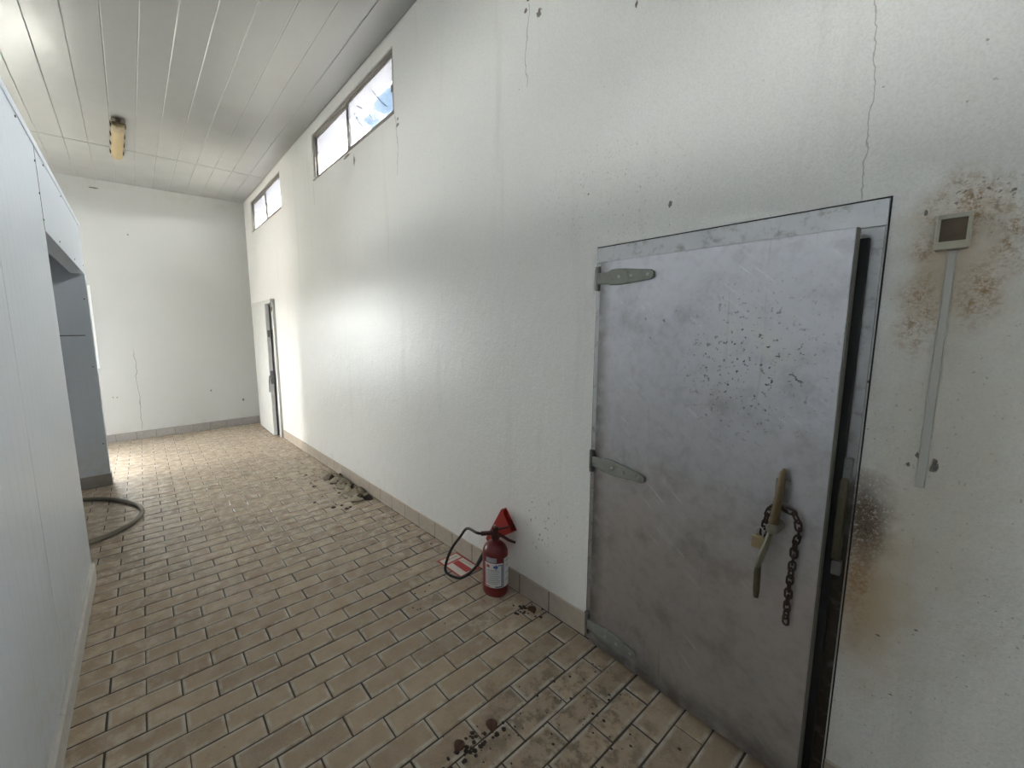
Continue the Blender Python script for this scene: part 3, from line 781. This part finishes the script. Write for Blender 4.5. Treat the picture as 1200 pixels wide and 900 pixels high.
pd = empty('padlock', cpt(.371, .795, .03)); tag(pd, 'small brass padlock on the chain left of the door lever', 'padlock')
b = MB(); b.box(-.014, .012, -.016, .018, .022, .064); b.build('body', MAT['brass'], pd, bevel=.003)
b = MB(); b.tube([(0, -.009, .06), (0, -.009, .082), (0, -.005, .091), (0, .001, .094), (0, .007, .091), (0, .011, .082), (0, .011, .06)], .003, 8); b.build('shackle', MAT['shackle'], pd, True)

# ------------------------------------------------------------------ control box and trunking
cb = empty('control_box', (XW, .053, 1.777)); tag(cb, 'small aged beige control box with a sooty face, right of the steel door', 'switch')
b = MB(); b.box(-.034, -.0005, -.0285, .0285, -.043, .043); b.build('housing', MAT['beige'], cb, bevel=.004)
b = MB()
for a, c, e, g in ((-.0285, .0285, .031, .043), (-.0285, .0285, -.043, -.024), (-.0285, -.0215, -.024, .031), (.0215, .0285, -.024, .031)): b.box(-.040, -.034, a, c, e, g)
b.build('bezel', MAT['beige'], cb, bevel=.0015)
b = MB(); b.box(-.0365, -.0335, -.0215, .0215, -.024, .031); b.build('faceplate', MAT['brown'], cb)
b = MB(); b.prism([(.043, 1.733), (.0575, 1.733), (.0595, 1.098), (.0415, 1.098)], XW - .011, XW - .0005)
tag(b.build('cable_trunking', MAT['trunk'], None, bevel=.002), 'narrow grey white cable trunking running down below the control box', 'cable duct')

# ------------------------------------------------------------------ far white cold room door
d2 = empty('door_2', (XW, 6.75, 0)); tag(d2, 'white cold room door at the far end of the right wall', 'door', 'structure')
def L2(mb): mb.v = [(p[0] - XW, p[1] - 6.75, p[2]) for p in mb.v]; return mb
b = MB(); b.box(XW - .035, XW - .0005, 6.20, 6.265, .003, 2.03); L2(b).build('frame_jamb', MAT['door2'], d2, bevel=.003)
b = MB(); b.box(XW - .035, XW - .0005, 7.30, 7.36, .003, 2.03); L2(b).build('frame_jamb', MAT['door2'], d2, bevel=.003)
b = MB(); b.box(XW - .060, XW - .0005, 6.20, 7.36, 1.985, 2.045); L2(b).build('frame_head', MAT['door2'], d2, bevel=.003)
b = MB(); b.box(XW - .010, XW - .0005, 6.265, 7.30, .003, 1.985); L2(b).build('frame_void', MAT['door2grey'], d2)
lf2 = MB(); lf2.box(0, .055, -.905, 0, .015, 1.978)
l2 = lf2.build('leaf', MAT['door2'], d2, bevel=.003); l2.matrix_local = Matrix.Translation((-.068, 7.285 - 6.75, 0)) @ Matrix.Rotation(-.030, 4, 'Z')
b = MB(); b.box(.001, .054, -.909, -.9052, .017, 1.976); b.build('edge_strip', MAT['door2grey'], l2)
for z0, z1 in ((1.50, 1.60), (.80, 1.0)):
    b = MB(); b.box(.010, .068, -.927, -.909, z0, z1); b.build('latch_bracket', MAT['frame_dark'], l2, bevel=.004)
b = MB(); b.tube([(.0, -.918, .93), (-.012, -.916, .85), (-.016, -.913, .68)], [.012, .010, .008], 8); b.build('handle_lever', MAT['frame_dark'], l2, True)
b = MB(); b.lathe([(.034, 0), (.030, .008)], n=12); b.v = [(XW - .036 - p[2], 6.23 + p[0] * .8, 1.90 + p[1]) for p in b.v]; L2(b).build('rust_patch', MAT['rod'], d2, True)

# ------------------------------------------------------------------ ceiling light
cl = empty('ceiling_light', (.095, 5.88, H - .001), .028); tag(cl, 'yellowed strip light fitting under the ceiling, switched off', 'ceiling light')
b = MB(); b.prism([(-.052, 0), (.052, 0), (.058, -.020), (.058, -.034), (-.058, -.034), (-.058, -.020)], -.49, .49, 1); b.build('base', MAT['fixbase'], cl, bevel=.004)
b = MB()
prof = [(.055 * math.cos(a) * (1 if abs(math.cos(a)) < .99 else 1), -.034 - .052 * (math.sin(a) ** .75 if math.sin(a) > 0 else 0)) for a in [PI * i / 10 for i in range(11)]]
b.prism(prof, -.48, .48, 1); b.build('diffuser', MAT['diff'], cl, bevel=.010)
for s in (-1, 1):
    for y in (-.40, -.14, .12, .38):
        b = MB(); b.box(s * .058 - .006, s * .058 + .006, y - .025, y + .025, -.052, -.014); b.build('clip', MAT['clip'], cl, bevel=.003)
b = MB(); b.lathe([(.024, 0), (.024, .03), (.016, .036)], n=14); b.v = [(p[0], -.49 - p[2], -.022 + p[1] * .6) for p in b.v]; b.build('cable_gland', MAT['clip'], cl, True)

# ------------------------------------------------------------------ fire extinguisher
EX, EY = 1.592, 1.612
ex = empty('fire_extinguisher', (EX, EY, 0)); tag(ex, 'small red fire extinguisher with black hose standing by the skirting', 'fire extinguisher')
b = MB(); b.lathe([(.058, .001), (.066, .004), (.070, .014), (.071, .03), (.071, .235), (.068, .255), (.058, .275), (.042, .291), (.026, .300), (.019, .303), (.019, .318)], n=36)
b.build('cylinder', MAT['red'], ex, True)
def patch(name, a0, a1, z0, z1, r, mat, parent):
    m = MB(); n = max(2, int(abs(a1 - a0) / .12)); v = []; f = []
    for i in range(n + 1):
        a = a0 + (a1 - a0) * i / n
        for rr in (r, r + .0006):
            v += [(rr * math.cos(a), rr * math.sin(a), z0), (rr * math.cos(a), rr * math.sin(a), z1)]
    for i in range(n):
        o = i * 4; f += [(o + 2, o + 6, o + 7, o + 3), (o, o + 1, o + 5, o + 4), (o + 1, o + 3, o + 7, o + 5), (o, o + 4, o + 6, o + 2)]
    f += [(0, 2, 3, 1), (n * 4, n * 4 + 1, n * 4 + 3, n * 4 + 2)]
    m.add(v, f); return m.build(name, mat, parent, True)
AV = math.atan2(-EY, -EX)                                     # towards the camera
lab = patch('label', AV - .88, AV + .62, .062, .205, .0712, MAT['label'], ex)
l2_ = patch('side_label', AV + .70, AV + 1.55, .062, .230, .0712, MAT['label'], ex)
patch('upper_label', AV - .75, AV + .10, .210, .236, .0712, MAT['ink'], ex)
patch('border', AV + .47, AV + .55, .070, .196, .0722, MAT['blue'], lab); patch('border', AV + .0, AV + .55, .066, .072, .0722, MAT['blue'], lab)
patch('border', AV + .2, AV + .55, .192, .197, .0722, MAT['blue'], lab)
patch('emblem', AV - .15, AV + .20, .178, .192, .0722, MAT['blue'], lab); patch('emblem', AV + .02, AV + .10, .170, .199, .0722, MAT['blue'], lab)
patch('border', AV - .84, AV - .78, .068, .198, .0722, MAT['lred'], lab); patch('border', AV - .84, AV - .45, .066, .071, .0722, MAT['lred'], lab); patch('emblem', AV - .70, AV - .45, .178, .194, .0722, MAT['lred'], lab)
for i, z in enumerate((.164, .158, .149, .140, .131, .122, .113, .104, .095, .086)):
    patch('print_line', AV - .68, AV + (.34 if i % 3 else .22), z, z + .0035, .0722, MAT['ink'], lab)
for z in (.10, .14, .18, .21): patch('print_line', AV + .86, AV + 1.3, z, z + .005, .0722, MAT['ink'], l2_)
b = MB(); b.lathe([(.024, .318), (.024, .338), (.018, .346), (.018, .378), (.012, .384)], n=18); b.build('valve', MAT['valve'], ex, True)
cv = Vector((math.cos(AV), math.sin(AV), 0)); rv_ = Vector((-cv.y, cv.x, 0))     # rv_: towards image right
def E(r_, c_, z): v = rv_ * r_ + cv * c_; return (v.x, v.y, z)
b = MB(); b.tube([E(-.004, .0, .365), E(.03, .01, .378), (E(.085, .012, .398)), E(.105, .012, .404)], [.009, .009, .007, .005], 8, flat=.6); b.build('squeeze_lever', MAT['valve'], ex, True)
b = MB(); b.tube([E(0, 0, .352), E(.03, .012, .342), E(.075, .016, .316), E(.110, .016, .304)], [.010, .011, .010, .008], 8, flat=.7); b.build('carry_handle', MAT['valve'], ex, True)
b = MB(); b.tube([E(-.01, 0, .350), E(-.04, 0.01, .349), E(-.078, .012, .346)], [.012, .012, .013], 10); b.build('hose_coupling', MAT['valve'], ex, True)
b = MB(); b.tube([E(-.006, .012, .385), E(-.008, .02, .402), E(.002, .02, .405)], .003, 6); b.build('safety_pin', MAT['bolt'], ex, True)
hp = [E(-.079, .013, .365), E(-.108, .013, .369)] + [(p[0] - EX, p[1] - EY, p[2]) for p in ((1.536, 1.800, .338), (1.522, 1.850, .270), (1.495, 1.912, .165), (1.472, 1.94, .060), (1.462, 1.925, .018), (1.472, 1.86, .014), (1.50, 1.80, .030), (1.555, 1.735, .115))] + [(.028, .110, .20)]
b = MB(); b.tube(spline(hp, 8), .0085, 10); b.build('hose', MAT['black'], ex, True)
b = MB(); b.tube([(hp[-2][0], hp[-2][1], hp[-2][2]), ((hp[-2][0] + hp[-1][0]) / 2, (hp[-2][1] + hp[-1][1]) / 2, (hp[-2][2] + hp[-1][2]) / 2), hp[-1]], [.011, .0135, .014], 10); b.build('grip', MAT['black'], ex, True)
for o in list(ex.children):
    if o.name.split('.')[0] not in ('hose', 'grip'): o.scale = (1.06, 1.06, 1.055)
# flat flared discharge horn leaning on the wall behind the cylinder
A = Vector((.016, -.66, .75)).normalized(); Pq = Vector((0, -.62, -.78)).normalized(); T = A.cross(Pq).normalized(); T = T if T.x > 0 else -T
Mc = Vector((1.655, 1.562, .447)) - Vector((EX, EY, 0)); Nc = Mc - A * .26
def ring(c, w, t): return [c + Pq * w * a + T * t * e for a, e in ((-1, -1), (1, -1), (1, 1), (-1, 1))]
horn = MB()
R1, R2, R3 = ring(Nc, .014, .012), ring(Mc, .070, .021), ring(Mc, .066, .017); R4 = ring(Mc - A * .04, .054, .013)
vs_ = R1 + R2 + R3 + R4
fs = [(3, 2, 1, 0)] + [(i, (i + 1) % 4, 4 + (i + 1) % 4, 4 + i) for i in range(4)] + [(4 + i, 4 + (i + 1) % 4, 8 + (i + 1) % 4, 8 + i) for i in range(4)] + [(8 + i, 8 + (i + 1) % 4, 12 + (i + 1) % 4, 12 + i) for i in range(4)]
horn.add(vs_, fs, 0); horn.add([vs_[12], vs_[13], vs_[14], vs_[15]], [(0, 1, 2, 3)], 1)
hn = horn.build('discharge_horn', [MAT['redb'], MAT['redd']], ex)

# ------------------------------------------------------------------ safety sign lying on the floor
sg = empty('safety_sign', (1.594, 1.962, .0005), .02); tag(sg, 'red and white plastic safety sign lying on the floor behind the extinguisher', 'sign')
b = MB(); b.box(-.085, .085, -.121, .121, 0, .0022); b.build('board', MAT['signr'], sg)
b = MB(); b.box(-.074, .074, .054, .110, .0022, .0027); bnd = b.build('upper_field', MAT['signw'], sg)
b = MB(); b.box(-.074, .074, -.110, .040, .0022, .0027); low = b.build('lower_field', MAT['signw'], sg)
b = MB(); b.box(-.030, -.005, .075, .090, .0027, .0031); b.box(-.045, -.030, .079, .087, .0027, .0031); b.build('emblem', MAT['signo'], bnd)
b = MB()
for i in range(5): b.box(.0 + i * .012, .008 + i * .012, .076, .088, .0027, .0031)
b.build('printed_mark', MAT['ink'], bnd)
b = MB(); b.box(-.022, .030, -.104, .036, .0027, .0031); b.build('red_bar', MAT['signr'], low)
b = MB(); b.tube([(.045, .03, .0028), (.054, -.02, .0028), (.062, -.07, .0028)], .0012, 4); b.build('printed_mark', MAT['clip'], low)

# ------------------------------------------------------------------ hose on the floor out of the recess
pts = spline([(-.95, 4.55, .019), (-.75, 4.92, .019), (-.50, 5.02, .019), (-.29, 4.87, .019), (-.115, 4.60, .019), (-.055, 4.36, .019), (-.10, 4.15, .019), (-.21, 4.01, .019), (-.36, 3.93, .019), (-.62, 3.86, .019), (-.95, 3.95, .019)], 8)
b = MB(); b.tube(pts, .0185, 12)
tag(b.build('garden_hose', MAT['hose'], None, True), 'olive grey hose curling out of the panel recess onto the floor', 'hose')

# ------------------------------------------------------------------ litter
def lump(mb, c, r, flat=.4, seed=0):
    n = 7; v = [(c[0], c[1], c[2] + r * flat * random.uniform(.8, 1.3))]; 
    for k in range(n):
        a = 2 * PI * k / n; q = r * random.uniform(.55, 1.2); v.append((c[0] + q * math.cos(a), c[1] + q * math.sin(a), c[2] + r * flat * random.uniform(.1, .5)))
    for k in range(n):
        a = 2 * PI * k / n; q = r * random.uniform(.8, 1.2); v.append((c[0] + q * math.cos(a), c[1] + q * math.sin(a), c[2]))
    f = [(0, 1 + k, 1 + (k + 1) % n) for k in range(n)] + [(1 + k, 1 + n + k, 1 + n + (k + 1) % n, 1 + (k + 1) % n) for k in range(n)] + [tuple(1 + n + k for k in range(n - 1, -1, -1))]
    mb.add(v, f)
pile = MB()
for i in range(46):
    t = random.random(); lump(pile, (1.60 + random.gauss(0, .028) - .02 * t, 3.72 + random.gauss(0, .20), 0.0), random.uniform(.03, .075), random.uniform(.6, 1.1))
for i in range(60):
    lump(pile, (1.45 + random.gauss(0, .12), 3.95 + random.gauss(0, .42), 0.0), random.uniform(.006, .022), .4)
pile.v = [(min(p[0], XW - .012), p[1], p[2]) for p in pile.v]
pile.mi = [1 if (i // 15) % 3 == 0 else 0 for i in range(len(pile.f))]
po = pile.build('litter_pile', [MAT['litter'], MAT['soil']], None, True); tag(po, 'low heap of dry plant litter against the skirting halfway along', 'debris', 'stuff')
dk = MB()
def inroom(p): return (min(p[0], XW - .013), p[1], p[2])
for (c, s, n, r) in (((1.60, 1.38), (.05, .05), 22, .009), ((.86, 1.00), (.06, .035), 40, .008), ((1.30, .80), (.16, .14), 40, .005), ((1.35, 1.85), (.2, .3), 40, .005), ((1.0, .95), (.3, .05), 40, .004), ((1.62, 2.6), (.04, .5), 26, .007)):
    for i in range(n):
        px, py = random.gauss(c[0], s[0]), random.gauss(c[1], s[1])
        if py < 1.05 and px > 1.58: continue
        if 1.48 < px and 1.48 < py < 2.12: continue
        if py > 2.9: continue
        lump(dk, (px, py, -.001), random.uniform(.4, 1.3) * r, .35)
dk.v = [inroom(p) for p in dk.v]
tag(dk.build('floor_dirt', MAT['soil'], None, True), 'scattered dark crumbs of dirt on the brick floor', 'dirt', 'stuff')
def dead_leaf(loc, rz, s, label):
    m = MB(); n = 7; v = []; f = []
    for i in range(n):
        t = i / (n - 1); w_ = s * .42 * math.sin(PI * min(1, t * .96 + .03)) ** .8
        v += [(s * (t - .5), -w_, .010 * math.sin(3 * t) + .006), (s * (t - .5), 0, .002 + .006 * math.sin(3 * t)), (s * (t - .5), w_, .012 * math.sin(2.5 * t + .4) + .004)]
    for i in range(n - 1):
        o = i * 3; f += [(o, o + 1, o + 4, o + 3), (o + 1, o + 2, o + 5, o + 4)]
    m.add(v, f); o = m.build('dead_leaf', MAT['leafm'], None, True)
    o.location = loc; o.rotation_euler = (0, 0, rz); sm = o.modifiers.new('thickness', 'SOLIDIFY'); sm.thickness = .0015
    tag(o, label, 'leaf', None, 'fallen dry leaves on the brick floor')
dead_leaf((.985, 1.018, -.002), .9, .055, 'dark brown dead leaf lying on the bricks at the lower middle')
dead_leaf((.835, 1.035, -.002), .2, .05, 'crumbled dark leaf on the bricks, left of the other leaf at lower middle')
dead_leaf((1.625, 1.36, -.002), 1.2, .06, 'dark curled leaf beside the skirting right of the extinguisher')
